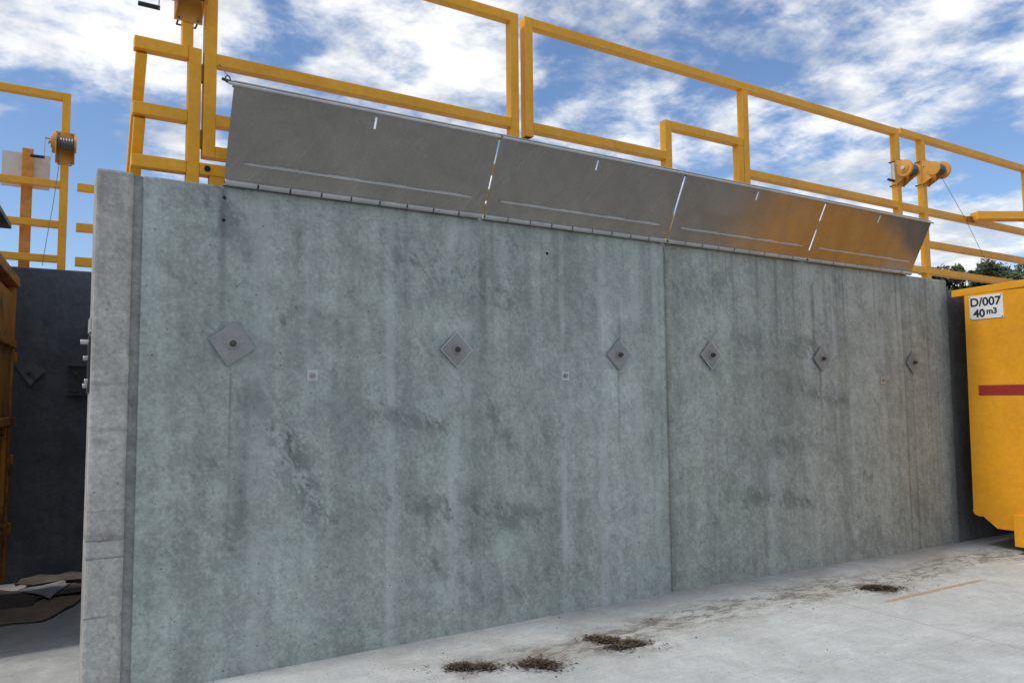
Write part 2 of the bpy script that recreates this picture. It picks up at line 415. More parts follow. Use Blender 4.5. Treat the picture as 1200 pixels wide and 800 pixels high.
# ------------------------------------------------------------------ walls
WT = 2.905
def wall_panel(x0, x1, y0, y1, mat, label, zt=WT, bev=.012):
    t = thing('concrete_wall_panel', ((x0+x1)/2, y0, 0), label, 'wall panel')
    MB().box(x0, x1, y0, y1, -.35, zt).build('panel', mat, t, bev)
    return t
w1 = wall_panel(-4.03, -.008, 0, .195, M['wall'], 'long grey concrete wall panel to the left of the vertical joint, beside the pale column')
w2 = wall_panel(.008, 4.372, .004, .195, M['wall'], 'grey concrete wall panel right of the vertical joint, ending beside the clean yellow container')
w3 = wall_panel(4.379, 9.0, .012, .195, M['end_wall'], 'last wall panel, darkened with painted shade, mostly hidden behind the clean yellow container', 2.79)
m = MB(); m.box(-.0078, .0078, .009, .15, -.3, 2.86); m.build('joint_sealant', M['joint'], w1)
for x, z, r in ((-3.584, 2.83, .011), (-3.586, 2.692, .011), (-1.212, 2.706, .012)):
    MB().tube((x, -.0015, z), (x, .03, z), r, 12).build('tie_hole', M['hole'], w1)
pier = thing('concrete_column', (-4.165, 0, 0), 'pale concrete column standing at the left end of the long grey wall', 'column')
MB().box(-4.267, -4.078, -.002, .30, -.35, 2.915).build('shaft', M['pier'], pier, .016)
MB().box(-4.0785, -4.0305, .014, .29, -.3, 2.90).build('joint_mortar', M['joint'], pier)
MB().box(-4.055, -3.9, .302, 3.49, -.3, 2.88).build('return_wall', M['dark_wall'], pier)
dw = thing('concrete_wall_panel', (-5.2, 3.5, 0), 'dark bluish concrete back wall of the shadowed left bay', 'wall panel')
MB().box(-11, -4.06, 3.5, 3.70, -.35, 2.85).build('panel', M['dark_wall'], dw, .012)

# anchor plates on the wall
def anchor(x, z, size, ang, mat, label, rim=False, rx=0.):
    t = thing('anchor_plate', (x, 0, z), label, 'anchor plate', 'diamond anchor plates along the concrete wall')
    s = size/2; pts = []
    for k in range(4):
        a = R_(ang)+k*math.pi/2+math.pi/4
        pts.append((x+math.cos(a)*s*1.414, 0, z+math.sin(a)*s*1.414))
    yo = -.020
    MB().prism([(p[0], yo, p[2]) for p in pts], (0, .014, 0)).build('plate', mat, t, .004)
    if rim:
        for k in range(4):
            a, b = Vector(pts[k]), Vector(pts[(k+1) % 4]); c = Vector((x, 0, z))
            a2, b2 = a.lerp(c, .06), b.lerp(c, .06); a, b = a.lerp(c, .012), b.lerp(c, .012)
            MB().prism([(q.x, yo-.0008, q.z) for q in (a, b, b2, a2)], (0, .0006, 0)).build('worn_edge', M['galv'], t)
    t.rotation_euler = rx or (R_(-1.6), 0, R_(1.6))
    m = MB().tube((x, yo-.008, z), (x, yo+.002, z), .034, 20); m.build('washer', M['plate'], t, .002, smooth=True)
    m = MB().tube((x, yo-.030, z), (x, yo-.008, z), .021, 6); m.build('nut', M['rusty_nut'], t, .003)
    m = MB().tube((x, yo-.046, z), (x, yo-.030, z), .011, 12); m.build('bolt_end', M['rusty_nut'], t, .002, smooth=True)
    return t
anchor(-3.527, 1.94, .20, 34, M['plate'], 'largest tilted diamond steel plate, nearest the pale column, with a dark drip line below', rx=(R_(-1.2), 0, R_(1.5)))
anchor(-2.007, 1.942, .185, 45, M['plate'], 'evenly set diamond steel plate with pale rubbed edges, second from the pale column', True)
anchor(-.533, 1.936, .18, 46, M['plate'], 'brownish diamond steel plate just left of the wall joint')
anchor(.512, 1.955, .185, 45, M['plate'], 'diamond steel plate with pale edges just right of the wall joint', True)
anchor(2.035, 1.953, .18, 44, M['plate'], 'dark diamond steel plate, second to the right of the wall joint')
anchor(3.592, 1.94, .175, 46, M['plate'], 'smallest looking diamond steel plate, nearest the clean yellow container')
for x, z, lab in ((-3.032, 1.753, 'small square galvanised plate with bolt right of the largest diamond plate'),
                  (-1.06, 1.765, 'small square galvanised plate with bolt left of the brownish diamond plate'),
                  (3.045, 1.745, 'small square galvanised plate with bolt on the right hand wall panel')):
    t = thing('washer_plate', (x, 0, z), lab, 'washer plate', 'small square plates on the concrete wall')
    MB().box(x-.036, x+.036, -.008, -.001, z-.036, z+.036).build('plate', M['galv'], t, .002)
    MB().tube((x, -.028, z), (x, -.008, z), .015, 6).build('bolt', M['plate'], t, .002)
    MB().tube((x, -.010, z), (x, -.0075, z), .024, 16).build('washer', M['knuckle'], t)

# fittings in the left bay
t = thing('bolted_bracket', (-4.2, 3.5, 1.8), 'dark steel bracket bolted to the dark back wall beside the column', 'bracket')
MB().box(-4.30, -4.09, 3.485, 3.499, 1.665, 1.94).build('back_plate', M['dark_steel'], t, .003)
MB().box(-4.31, -4.09, 3.43, 3.4845, 1.655, 1.672).build('lower_flange', M['dark_steel'], t, .003)
MB().box(-4.31, -4.09, 3.455, 3.4845, 1.932, 1.946).build('upper_flange', M['dark_steel'], t, .003)
for x, z in ((-4.24, 1.87), (-4.24, 1.70), (-4.12, 1.86), (-4.13, 1.72)):
    MB().tube((x, 3.455, z), (x, 3.485, z), .02, 6).build('bolt', M['rusty_nut'], t, .002)
t = thing('anchor_plate', (-4.60, 3.5, 1.86), 'bent dark diamond plate on the dark back wall beside the rusty container', 'anchor plate')
m = MB(); m.prism([(-4.74, 3.49, 1.96), (-4.60, 3.44, 1.75), (-4.485, 3.455, 1.89), (-4.63, 3.49, 2.02)], (0, .014, 0)); m.build('plate', M['dark_steel'], t)
MB().tube((-4.62, 3.43, 1.88), (-4.62, 3.475, 1.88), .02, 6).build('nut', M['rusty_nut'], t, .002)
t = thing('bolted_plate', (-4.27, .15, 1.85), 'galvanised plate with bolts on the shaded left side of the pale column', 'bolted plate')
MB().box(-4.279, -4.2675, .06, .22, 1.99, 2.07).build('upper_plate', M['galv'], t, .002)
MB().box(-4.279, -4.2675, .08, .20, 1.65, 1.97).build('lower_plate', M['dark_steel'], t, .002)
for y, z, l in ((.10, 1.935, .040), (.12, 1.845, .024), (.09, 1.715, .016), (.14, 1.69, .022)):
    MB().tube((-4.279-l, y, z), (-4.277, y, z), .015, 6).build('bolt', M['knuckle'], t, .003)

# ------------------------------------------------------------------ steel flaps on the wall top
FZ, FY = 2.922, -.030
DZ, DY = .523, -.262
FL = math.hypot(DZ, DY)
def flap(x0, x1, label, slot, first=False, dz=0.):
    w = x1-x0
    t = thing('steel_flap', (x0, FY, FZ), label, 'steel flap', 'steel flaps hinged along the wall top')
    vdir = Vector((0, DY, DZ))/FL; n = Vector((0, -DZ, DY))/FL; ux = Vector((1, 0, 0))
    o = Vector((x0, FY, FZ+dz))
    def P(u, v, k=0.): return o+ux*u+vdir*v+n*k
    # plate in four strips round the slotted lifting hole
    m = MB(); th = .008
    us = slot-x0; hu = .0075; v0, v1 = FL-.115, FL-.04
    def slab(u0, u1, va, vb): m.prism([P(u0, va), P(u1, va), P(u1, vb), P(u0, vb)], n*th)
    v_lo = .016
    slab(0, us-hu, v_lo, FL); slab(us+hu, w, v_lo, FL); slab(us-hu, us+hu, v_lo, v0); slab(us-hu, us+hu, v1, FL)
    bmesh.ops.remove_doubles(m.bm, verts=m.bm.verts[:], dist=1e-5)
    m.build('plate', M['flap'], t)
    # stiffener with stitch welds
    m = MB(); m.prism([P(.10, .124, th), P(w-.13, .124, th), P(w-.13, .132, th), P(.10, .132, th)], n*.022)
    m.build('stiffener', M['galv'], t, .001)  # brighter steel colour stands in for the sky-lit top edge
    bm = bmesh.new(); u = .11; prev = None      # one long uneven weld bead on the stiffener
    while u < w-.14:
        on = math.sin(u*17+x0*3)+.5*math.sin(u*41) > -.2
        hh = (.0045 if on else .0012)+random.random()*.0012
        ring = [bm.verts.new(P(u, .1321, th+.0002)), bm.verts.new(P(u, .1321+hh, th+.0002)), bm.verts.new(P(u, .1321, th+hh*1.6))]
        if prev:
            for i in range(3): bm.faces.new((prev[i], prev[(i+1) % 3], ring[(i+1) % 3], ring[i]))
        prev = ring; u += .012
    m = MB(); m.bm.free(); m.bm = bm; m.build('weld_bead', M['galv'], t)
    # top angle with rod
    m = MB(); m.prism([P(.0, FL+.002, -.002), P(w, FL+.002, -.002), P(w, FL+.002, -.05), P(0, FL+.002, -.05)], vdir*.006)
    m.prism([P(.0, FL-.035, -.044), P(w, FL-.035, -.044), P(w, FL+.0015, -.044), P(0, FL+.0015, -.044)], n*-.006)
    m.build('top_angle', M['knuckle'], t)
    a, b = (-.035 if first else 0.01), (w+.02 if not first else w)
    m = MB(); m.tube(P(a, FL-.008, .019), P(b, FL-.008, .019), .009, 10); m.build('top_rod', M['galv'], t, smooth=True)
    # hinge knuckles
    nk = 9; L = w/nk
    for k in range(nk):
        r = .0200 if k % 2 else .0212
        m = MB(); m.tube((x0+k*L+.005, FY-.008, FZ-.004), (x0+(k+1)*L-.005, FY-.008, FZ-.004), r, 14)
        m.build('hinge_knuckle', M['knuckle'], t, .002, 1, True)
    m = MB(); m.tube((x0+.002, FY-.008, FZ-.004), (x1-.002, FY-.008, FZ-.004), .009, 10); m.build('hinge_pin', M['dark_steel'], t, smooth=True)
    # fixed hinge leaf sitting on the concrete
    MB().box(x0+.004, x1-.004, -.022, .07, 2.9065, 2.9145).build('hinge_leaf', M['knuckle'], t)
    return t
flap(-3.596, -1.804, 'plain grey steel flap at the left end of the row, shackle on its corner', -2.715, True)
flap(-1.791, -.020, 'grey steel flap over the middle of the wall, just left of the wall joint', -.915)
flap(.0, 1.812, 'steel flap just right of the wall joint, faintly reflecting yellow', .886)
flap(1.834, 3.591, 'steel flap at the right end of the row, with the strongest yellow reflection', 2.70)

# shackle and wire tying the first flap to the railing
t = thing('shackle', (-3.63, -.25, 3.44), 'small steel shackle with wire loop at the top left corner of the first flap', 'shackle')
m = MB(); pts = [(-3.632+.014*math.cos(a), -.292+.0, 3.455+.02*math.sin(a)) for a in [i*math.pi/8 for i in range(17)]]
m.path(pts, .004); m.build('bow', M['dark_steel'], t, smooth=True)
MB().tube((-3.665, -.292, 3.452), (-3.60, -.292, 3.440), .009, 10).build('pin', M['dark_steel'], t, .002, smooth=True)
m = MB(); m.path([(-3.632, -.292, 3.475), (-3.64, -.22, 3.53), (-3.625, -.1, 3.60), (-3.61, .10, 3.70), (-3.60, .13, 3.71)], .003, 6); m.build('wire', M['cable'], t, smooth=True)

# ------------------------------------------------------------------ yellow railings
F0, F1 = .12, .195
def rail(t, x0, x1, z0, z1, name='rail', y0=F0, y1=F1, mat='yellow', bev=.005):
    return MB().box(x0, x1, y0, y1, z0, z1).build(name, M[mat], t, bev)
RG = 'yellow railings along the wall top'
# left fixed section
t = thing('railing', (-3.75, .15, WT), 'short ladder like yellow railing with raking left legs, above the pale column', 'railing', RG)
rail(t, -3.785, -3.71, 2.906, 3.785, 'post')
for a, b in ((3.71, 3.785), (3.308, 3.383), (2.99, 3.065)): rail(t, -4.088, -3.786, a, b)
MB().bar((-4.045, .165, 3.70), (-4.050, .80, 2.72), .062, .05, (0, 1, 0)).build('raking_leg', M['yellow'], t, .004)
MB().bar((-4.045, .165, 3.30), (-4.050, .50, 2.72), .062, .05, (0, 1, 0)).build('raking_leg', M['yellow'], t, .004)
rail(t, -3.826, -3.760, 3.786, 4.70, 'winch_post', .125, .190)
MB().tube((-3.665, F0-.006, 3.03), (-3.665, F0+.01, 3.03), .019, 12).build('bolt', M['hole'], t)  # dark disc drawn for the shade inside the hole
# gate leaf
t = thing('railing_gate', (-3.66, .15, 3.1), 'tall yellow railing gate leaf hinged beside the ladder like section', 'railing gate', RG)
rail(t, -3.695, -3.62, 3.105, 4.63, 'post'); rail(t, -1.45, -1.375, 3.105, 4.63, 'post')
for a, b in ((4.555, 4.63), (3.70, 3.775), (3.31, 3.385), (3.105, 3.18)): rail(t, -3.6205, -1.4495, a, b, y0=F0+.001, y1=F1-.001)
for z in (3.22, 3.64): MB().box(-3.7095, -3.6955, .135, .18, z-.055, z+.055).build('hinge', M['hinge_brown'], t, .002)
# middle section
t = thing('railing', (-1.2, .15, 3.1), 'long yellow railing with an upside down U frame in its middle', 'railing', RG)
rail(t, -1.315, -1.24, 3.655, 4.63, 'post')
MB().box(-1.305, -1.25, .130, .185, 3.6535, 3.6548).build('post_opening', M['hole'], t)
rail(t, -1.2405, 3.696, 4.555, 4.63, y0=F0+.001, y1=F1-.001)
rail(t, -1.2395, .1645, 3.70, 3.775); rail(t, 1.2555, 3.6945, 3.70, 3.775)
rail(t, .165, .24, 3.066, 4.065, 'stub_post'); rail(t, .2405, 1.172, 3.99, 4.065, 'stub_rail'); rail(t, 1.097, 1.1715, 3.066, 3.9895, 'stub_post')
rail(t, 1.1765, 1.255, 3.066, 4.5545, 'post'); rail(t, 3.695, 3.77, 3.066, 4.6305, 'post')
rail(t, 1.2555, 3.6945, 3.31, 3.385)
# right section
t = thing('railing', (4.25, .15, 3.1), 'yellow railing section at the right end, above the clean yellow container', 'railing', RG)
rail(t, 4.212, 4.287, 3.066, 4.576, 'post'); rail(t, 6.70, 6.775, 3.066, 4.576, 'post'); rail(t, 9.2, 9.275, 3.066, 4.576, 'post')
rail(t, 3.80, 9.4, 4.5755, 4.65)
for a, b in ((3.772, 4.2115), (4.2875, 6.6995), (6.7755, 9.1995)): rail(t, a, b, 3.70, 3.775)
for a, b in ((4.2875, 6.6995), (6.7755, 9.1995)): rail(t, a, b, 3.31, 3.385)
t = thing('bottom_rail', (0, .15, 2.99), 'long yellow bottom rail running along the wall top under the railings', 'rail', RG)
rail(t, -3.7095, 9.4, 2.99, 3.065, 'tube')
for x in (-3.6, -.6, 2.4, 4.25, 6.74): MB().box(x-.05, x+.05, F0+.005, F1-.005, 2.906, 2.9895).build('foot', M['yellow'], t, .003)
# swing arm at far right
t = thing('swing_arm', (5.2, .08, 3.73), 'yellow box section arm swung out from the right end railing above the container', 'arm')
MB().bar((5.18, .062, 3.765), (7.7, -1.32, 3.765), .15, .10).build('arm', M['yellow'], t, .006)
MB().box(5.12, 5.24, .085, .117, 3.70, 3.77).build('hinge', M['hinge_brown'], t, .003)

# railings of the left bay
YB0, YB1 = 3.68, 3.755
t = thing('railing', (-5.5, 3.7, 2.85), 'yellow railing on the dark back wall at the left edge, ending in a winch post', 'railing', 'yellow railings over the left bay')
rail(t, -4.422, -4.350, 2.85, 4.628, 'post', YB0, YB1); rail(t, -7.0, -6.928, 2.85, 4.5535, 'post', YB0, YB1)
rail(t, -9, -4.4215, 4.554, 4.627, y0=YB0+.001, y1=YB1-.001)
for a, b in ((3.677, 3.745), (3.283, 3.35), (2.945, 3.013)):
    rail(t, -6.9275, -4.4225, a, b, y0=YB0, y1=YB1); rail(t, -9, -7.0005, a, b, y0=YB0, y1=YB1)
t = thing('railing', (-3.9, 3.7, 2.85), 'three open ended yellow rail stubs between the left winch post and the column', 'railing', 'yellow railings over the left bay')
for a, b in ((3.672, 3.745), (3.268, 3.35), (2.925, 3.013)): rail(t, -4.272, -2.46, a, b, y0=YB0, y1=YB1)
rail(t, -2.459, -2.384, 2.842, 4.628, 'post', YB0, YB1)
t = thing('board_sign', (-4.70, 3.87, 2.85), 'back of a blank whitish board on an orange timber post behind the left railing', 'sign')
MB().box(-4.742, -4.648, 3.84, 3.90, 2.84, 4.07).build('post', M['timber'], t, .004)
MB().box(-4.905, -4.505, 3.905, 3.912, 3.69, 4.035).build('board', M['grey_board'], t)

# ------------------------------------------------------------------ hand winches
def winch(loc, label, mirror=1, out=.11, gear=.105, cable=None, crank=True):
    """loc = middle of the post's front face; drum axis along X"""
    t = thing('hand_winch', loc, label, 'winch', 'hand winches on the railing posts')
    def B(m, name, mat, bev=0., smooth=False): return m.build(name, M[mat], t, bev, 2, smooth, True)
    s = mirror
    B(MB().box(-.082, .082, -.009, -.001, -.165, .15), 'mounting_plate', 'winch', .002)
    for x in (-.078, .072):
        B(MB().prism([(x, -.0095, -.155), (x, -.0095, .135), (x, -out+.02, .085), (x, -out-.055, .03), (x, -out-.06, -.035), (x, -out+.01, -.09)], (.006, 0, 0)), 'side_plate', 'winch')
    cy = -out
    B(MB().tube((-.071, cy, 0), (.071, cy, 0), .035, 20), 'drum', 'winch', 0, True)
    m = MB()
    for k in range(6):
        x = -.058+k*.0232
        m.tube((x-.011, cy, 0), (x, cy, 0), .058, 20, .064); m.tube((x, cy, 0), (x+.011, cy, 0), .064, 20, .058)
    B(m, 'wire_coil', 'cable', 0, True)
    m = MB(); m.tube((-s*.084, cy, 0), (-s*.112, cy, 0), gear, 28); m.tube((-s*.112, cy, 0), (-s*.122, cy, 0), gear*.55, 24); m.tube((-s*.122, cy, 0), (-s*.134, cy, 0), .014, 10)
    B(m, 'gear_cover', 'winch', .004, True)
    B(MB().tube((-s*.1342, cy, 0), (-s*.142, cy, 0), .022, 14), 'hub', 'galv', .002, True)
    B(MB().tube((s*.0785, cy, 0), (s*.092, cy, 0), gear*.8, 28), 'drum_flange', 'winch', .003, True)
    for z in (-.15, .125):   # U-bolts round the post
        m = MB(); m.path([(-.055, -.02, z), (-.055, .088, z), (.055, .088, z), (.055, -.02, z)], .006, 8); B(m, 'u_bolt', 'dark_steel', 0, True)
    py, pz = -.03, .06
    B(MB().tube((-s*.170, py, pz), (s*.09, py, pz), .010, 10), 'pinion_shaft', 'galv', 0, True)
    if crank:
        h = B(MB().bar((-s*.168, py, pz+.015), (-s*.172, py-.01, pz-.205), .026, .007, (1, 0, 0)), 'crank', 'galv', .001)
        m = MB().tube((-s*.165, py-.01, pz-.195), (-s*.285, py-.01, pz-.195), .0145, 12).build('handle', M['rubber'], h, .003, 2, True, True)
    if cable:
        m = MB(); pts = [Vector(p)-Vector(loc) for p in cable]; m.path(pts, .0028, 6); B(m, 'cable', 'cable', 0, True)
    return t
winch((3.7325, .119, 4.115), 'golden hand winch with black handle, on the last post of the long railing', 1, .125, .095)
winch((4.2495, .119, 4.19), 'golden hand winch with taut thin cable, on the right end railing', -1, .15, .10,
      [(4.2495, -.06, 4.11), (4.70, -.075, 3.66), (5.14, -.06, 3.20), (5.17, .05, 3.12), (5.18, .10, 3.07)], False)
winch((-3.793, .124, 4.10), 'hand winch on the tall thin post above the ladder like railing', 1, .125, .10)
winch((-4.386, 3.679, 4.08), 'hand winch on the end post of the railing over the dark left bay', 1, .12, .10,
      [(-4.42, 3.54, 4.0), (-4.47, 3.62, 3.5), (-4.53, 3.66, 3.02), (-4.54, 3.66, 2.90)])

# ------------------------------------------------------------------ right container
t = thing('skip_container', (4.254, -1.45, -.05), 'clean yellow waste container with number plate and red stripe, at the right edge', 'waste container')
X0, X1, YA, YB = 4.254, 10.25, -.25, -2.65
outl = [(YA, 2.70), (YA+.022, .34), (YA+.028, .31), (YA+.005, .275), (YA-.05, .262), (YA-.075, .27), (YA-.215, .155), (YB+.215, .155), (YB, .30), (YB, 2.70)]
inn = [(YB+.07, 2.70), (YB+.07, .36), (YB+.25, .23), (YA-.25, .23), (YA-.07, .36), (YA-.07, 2.70)]
m = MB(); m.prism([(X0+.02, a, b) for a, b in outl+inn], (X1-X0, 0, 0)); m.build('hull', M['skip'], t)
for xe in (X0, X1-.02):
    m = MB(); m.prism([(xe, a, b) for a, b in outl], (.05, 0, 0)); m.build('end_wall', M['skip'], t)
MB().box(X0+.06, X1-.04, YB+.08, YA-.08, 2.0, 2.42).build('added_fill', M['card_dark'], t, .02)  # unseen fill added so the flaps reflect grey above the rim
m = MB(); m.prism([(X0-.004, -.112, 2.685), (X0-.004, -2.78, 2.775), (X0-.004, -2.78, 2.855), (X0-.004, -.112, 2.762)], (.12, 0, 0)); m.build('end_rim', M['skip'], t, .006)
for a, b, c in ((YA+.005, YA+.138, 2.685), (YB-.13, YB-.003, 2.775)):
    m = MB(); m.box(X0+.118, X1, min(a, b), max(a, b), c, c+.077); m.build('side_rim', M['skip'], t, .006)
for k in range(7):
    x = X0+.75+k*.85
    for yy in ((YA+.001, YA+.06), (YB-.06, YB-.001)):
        MB().box(x, x+.10, yy[0], yy[1], .45, 2.66).build('rib', M['skip'], t, .006)
MB().box(X0-.0035, X0-.0005, -1.9, -.352, 1.577, 1.688).build('red_stripe', M['red'], t)
for y in (-.76, -2.14):
    MB().box(X0-.10, X0+.16, y-.075, y+.085, .01, .335).build('roller_bracket', M['skip'], t, .008)
    m = MB().tube((X0+.05, y-.065, .05), (X0+.05, y+.075, .05), .098, 20); m.build('roller', M['dark_steel'], t, .006, smooth=True)
    MB().box(X0+.17, X1-.1, y-.05, y+.05, -.06, .1545).build('runner', M['dark_steel'], t, .004)
sign = MB().box(X0-.008, X0-.0005, -.652, -.303, 2.412, 2.672).build('number_plate', M['white'], t, .002)
def text(s, size, y, z, parent, off=.0035):
    cu = bpy.data.curves.new('t', 'FONT'); cu.body = s; cu.size = size; cu.extrude = .0008; cu.offset = off; cu.resolution_u = 6
    o = bpy.data.objects.new('t', cu); COL.objects.link(o)
    bpy.context.view_layer.update()
    me = bpy.data.meshes.new_from_object(o.evaluated_get(bpy.context.evaluated_depsgraph_get()))
    bpy.data.objects.remove(o); bpy.data.curves.remove(cu)
    # text plane: reading direction -Y, up +Z, facing -X
    rm = Matrix(((0, 0, -1), (-1, 0, 0), (0, 1, 0)))
    base = Vector((X0-.0086, y, z))
    for v in me.vertices: v.co = rm @ v.co + base - wloc(parent)
    me.materials.append(M['letters']); me.name = 'lettering'
    ob = bpy.data.objects.new('lettering', me); COL.objects.link(ob); ob.parent = parent
    return ob
text('D/007', .127, -.312, 2.556, sign)
text('40', .120, -.345, 2.435, sign, .0045)
text('m3', .088, -.480, 2.462, sign, .0035)
for y, z in ((-.315, 2.66), (-.64, 2.66), (-.64, 2.424), (-.315, 2.424)):
    MB().tube((X0-.0105, y, z), (X0-.007, y, z), .006, 8).build('screw', M['dark_steel'], sign)

# ------------------------------------------------------------------ left container (in shadow)
t = thing('skip_container', (-4.713, 2.9, 0), 'old rusty brown yellow container in the dark bay at the left edge', 'waste container', rz=R_(-3.9))
def B(m, name, mat='old_skip', bev=.006): return m.build(name, M[mat], t, bev, 2, False, True)
B(MB().box(-5.9, -.06, -1.75, -.02, .20, 2.52), 'hull')
B(MB().box(-.0595, -.012, -1.71, -.03, .22, 2.50), 'end_door')
B(MB().box(-.10, .0, -.095, .0, .14, 2.575), 'corner_post'); B(MB().box(-.10, .0, -1.75, -1.655, .14, 2.575), 'corner_post')
B(MB().box(-.13, .02, -1.80, .02, 2.576, 2.66), 'end_rim')
B(MB().box(-6, -.131, -.06, .03, 2.58, 2.655), 'side_rim'); B(MB().box(-6, -.131, -1.78, -1.69, 2.58, 2.655), 'side_rim')
B(MB().box(-.0115, .035, -1.65, -.10, 1.42, 1.485), 'cross_rib'); B(MB().box(-.0115, .02, -1.65, -.10, .55, .62), 'cross_rib')
B(MB().box(-.0115, .025, -1.65, -.10, 2.05, 2.11), 'cross_rib')
for y in (-.5, -.95, -1.35): B(MB().box(-.0115, .02, y-.04, y+.04, .6205, 1.4195), 'upright_rib')
for z in (1.98, 1.12, .55): B(MB().box(-.075, .02, .0005, .055, z-.04, z+.04), 'hinge_lug')
for y in (-.4, -1.35):
    B(MB().box(-5.8, -.15, y-.06, y+.06, -.01, .1995), 'runner', 'dark_steel')
lid = B(MB().box(-2.2, -.045, -1.4, -.10, 3.06, 3.10), 'lid', 'dark_steel', .004)
m = MB()
for y in (-.3, -1.2): m.box(-1.9, -1.8, y-.04, y+.04, 2.5, 3.0595); m.box(-.6, -.5, y-.04, y+.04, 2.5, 3.0595)
B(m, 'lid_support', 'dark_steel')

# ------------------------------------------------------------------ cardboard on the bay floor
def sheet(pts, z, mat, label, bend=.01):
    t = thing('cardboard_sheet', (sum(p[0] for p in pts)/len(pts), sum(p[1] for p in pts)/len(pts), z), label, 'cardboard', 'flattened cardboard on the bay floor')
    c = Vector((sum(p[0] for p in pts)/len(pts), sum(p[1] for p in pts)/len(pts), 0))
    bm = bmesh.new(); n = len(pts); ring = []
    for i in range(n):
        a, b = Vector((*pts[i], 0)), Vector((*pts[(i+1) % n], 0))
        for k in range(4): ring.append(a.lerp(b, k/4))
    top = []; rnd = random.Random(len(label))
    vc = bm.verts.new(c+Vector((0, 0, z+bend)))
    mids, outs = [], []
    for p in ring:
        mids.append(bm.verts.new(c.lerp(p, .55)+Vector((0, 0, z+bend*(.4+rnd.random())))))
        outs.append(bm.verts.new(p+Vector((rnd.uniform(-.012, .012), rnd.uniform(-.012, .012), z+bend*rnd.random()*1.3))))
    k = len(ring)
    for i in range(k):
        j = (i+1) % k
        bm.faces.new((vc, mids[i], mids[j])); bm.faces.new((mids[i], outs[i], outs[j], mids[j]))
    ext = bmesh.ops.extrude_face_region(bm, geom=bm.faces[:])
    bmesh.ops.translate(bm, verts=[v for v in ext['geom'] if isinstance(v, bmesh.types.BMVert)], vec=(0, 0, -.006))
    m = MB(); m.bm.free(); m.bm = bm
    m.build('sheet', M[mat], t)
    return t
sheet([(-4.80, 2.02), (-4.45, 1.90), (-4.28, 2.20), (-4.13, 2.60), (-4.40, 2.62), (-4.85, 2.42)], -.004, 'card', 'large flat brown cardboard sheet lying nearest on the bay floor')
sheet([(-4.62, 2.95), (-4.30, 3.14), (-4.26, 2.95), (-4.40, 2.50)], .022, 'card_pale', 'pale grey sheet lying on top of the dark cardboard in the left bay', .012)
sheet([(-4.95, 2.40), (-4.52, 2.42), (-4.40, 2.82), (-4.75, 3.1), (-5.0, 2.9)], .008, 'card_dark', 'dark damp cardboard under the pale grey sheet, next to the rusty container')
sheet([(-4.42, 2.66), (-4.12, 2.66), (-4.10, 2.95), (-4.24, 3.05)], .010, 'card_dark', 'narrow dark cardboard strip beside the foot of the column')
sheet([(-4.65, 3.12), (-4.14, 3.12), (-4.10, 3.42), (-4.60, 3.44)], .015, 'card_dark', 'dark cardboard heap against the foot of the dark back wall', .03)

# ------------------------------------------------------------------ leaf litter on the yard
def litter(cx, cy, L, W, rz, label, lobes, seed):
    rnd = random.Random(seed)
    z0 = gz(cx)
    bm = bmesh.new()
    ca, sa = math.cos(rz), math.sin(rz)
    def H(u, v):   # soft height of the heap
        h = 0
        for (lx, ly, lr, lh) in lobes:
            d = math.hypot((u-lx)/lr, (v-ly)/(lr*.62)); h = max(h, .62*lh*max(0, 1-d*d))
        return h
    def W2(u, v, h): return (cx+u*ca-v*sa, cy+u*sa+v*ca, z0+h)
    n = 46; grid = {}
    for i in range(n+1):
        for j in range(n+1):
            u, v = (i/n-.5)*L*1.5, (j/n-.5)*W*1.7
            h = H(u, v); h = h*(.65+.7*rnd.random())
            grid[i, j] = (bm.verts.new(W2(u, v, h-.004)), h)
    for i in range(n):
        for j in range(n):
            q = [grid[i, j], grid[i+1, j], grid[i+1, j+1], grid[i, j+1]]
            if sum(x[1] for x in q)/4 > .006: bm.faces.new([x[0] for x in q])
    bmesh.ops.delete(bm, geom=[v for v in bm.verts if not v.link_faces], context='VERTS')
    for k in range(1500):
        lx, ly, lr, lh = rnd.choice(lobes)
        rr = abs(rnd.gauss(0, .45)) if rnd.random() < .94 else rnd.uniform(.6, 2.2); a = rnd.random()*6.283
        u, v = lx+lr*rr*math.cos(a), ly+lr*.62*rr*math.sin(a)
        h = H(u, v)*.9+.004+rnd.random()*.008
        b = rnd.random()*6.283; ln = rnd.uniform(.006, .022) if rnd.random() < .8 else rnd.uniform(.03, .06)
        wd = ln*rnd.uniform(.2, .5) if ln < .024 else .003
        d = Vector((math.cos(b), math.sin(b), rnd.uniform(-.3, .4)))*ln; e = Vector((-math.sin(b), math.cos(b), rnd.uniform(-.3, .3)))*wd
        p = Vector(W2(u, v, h))
        f = bm.faces.new([bm.verts.new(p-d-e*.4), bm.verts.new(p-e), bm.verts.new(p+d), bm.verts.new(p+e)])
        f.material_index = 1 if (rnd.random() < .42) else 0
    me = bpy.data.meshes.new('leaf_litter_pile'); bm.to_mesh(me); bm.free()
    me.materials.append(M['soil']); me.materials.append(M['twig'])
    o = bpy.data.objects.new('leaf_litter_pile', me); COL.objects.link(o)
    o.location = (0, 0, 0)
    return tag(o, label, 'leaf litter', 'small heaps of swept leaf litter on the yard')
litter(-2.235, -.64, .34, .2, R_(-28), 'small dark leaf litter heap at the lower left, leftmost of the row', [(-.06, 0, .11, .022), (.08, -.015, .075, .012)], 1)
litter(-1.865, -.815, .34, .26, R_(-33), 'compact rounded leaf litter heap, second from the left', [(-.02, 0, .125, .026), (.04, -.03, .10, .02)], 2)
litter(-1.20, -.75, .46, .36, R_(-30), 'largest spread out leaf litter heap with several lobes, in front of the wall joint', [(-.06, .02, .11, .026), (.08, -.05, .12, .024), (-.02, -.12, .08, .014), (-.14, .07, .08, .01)], 3)
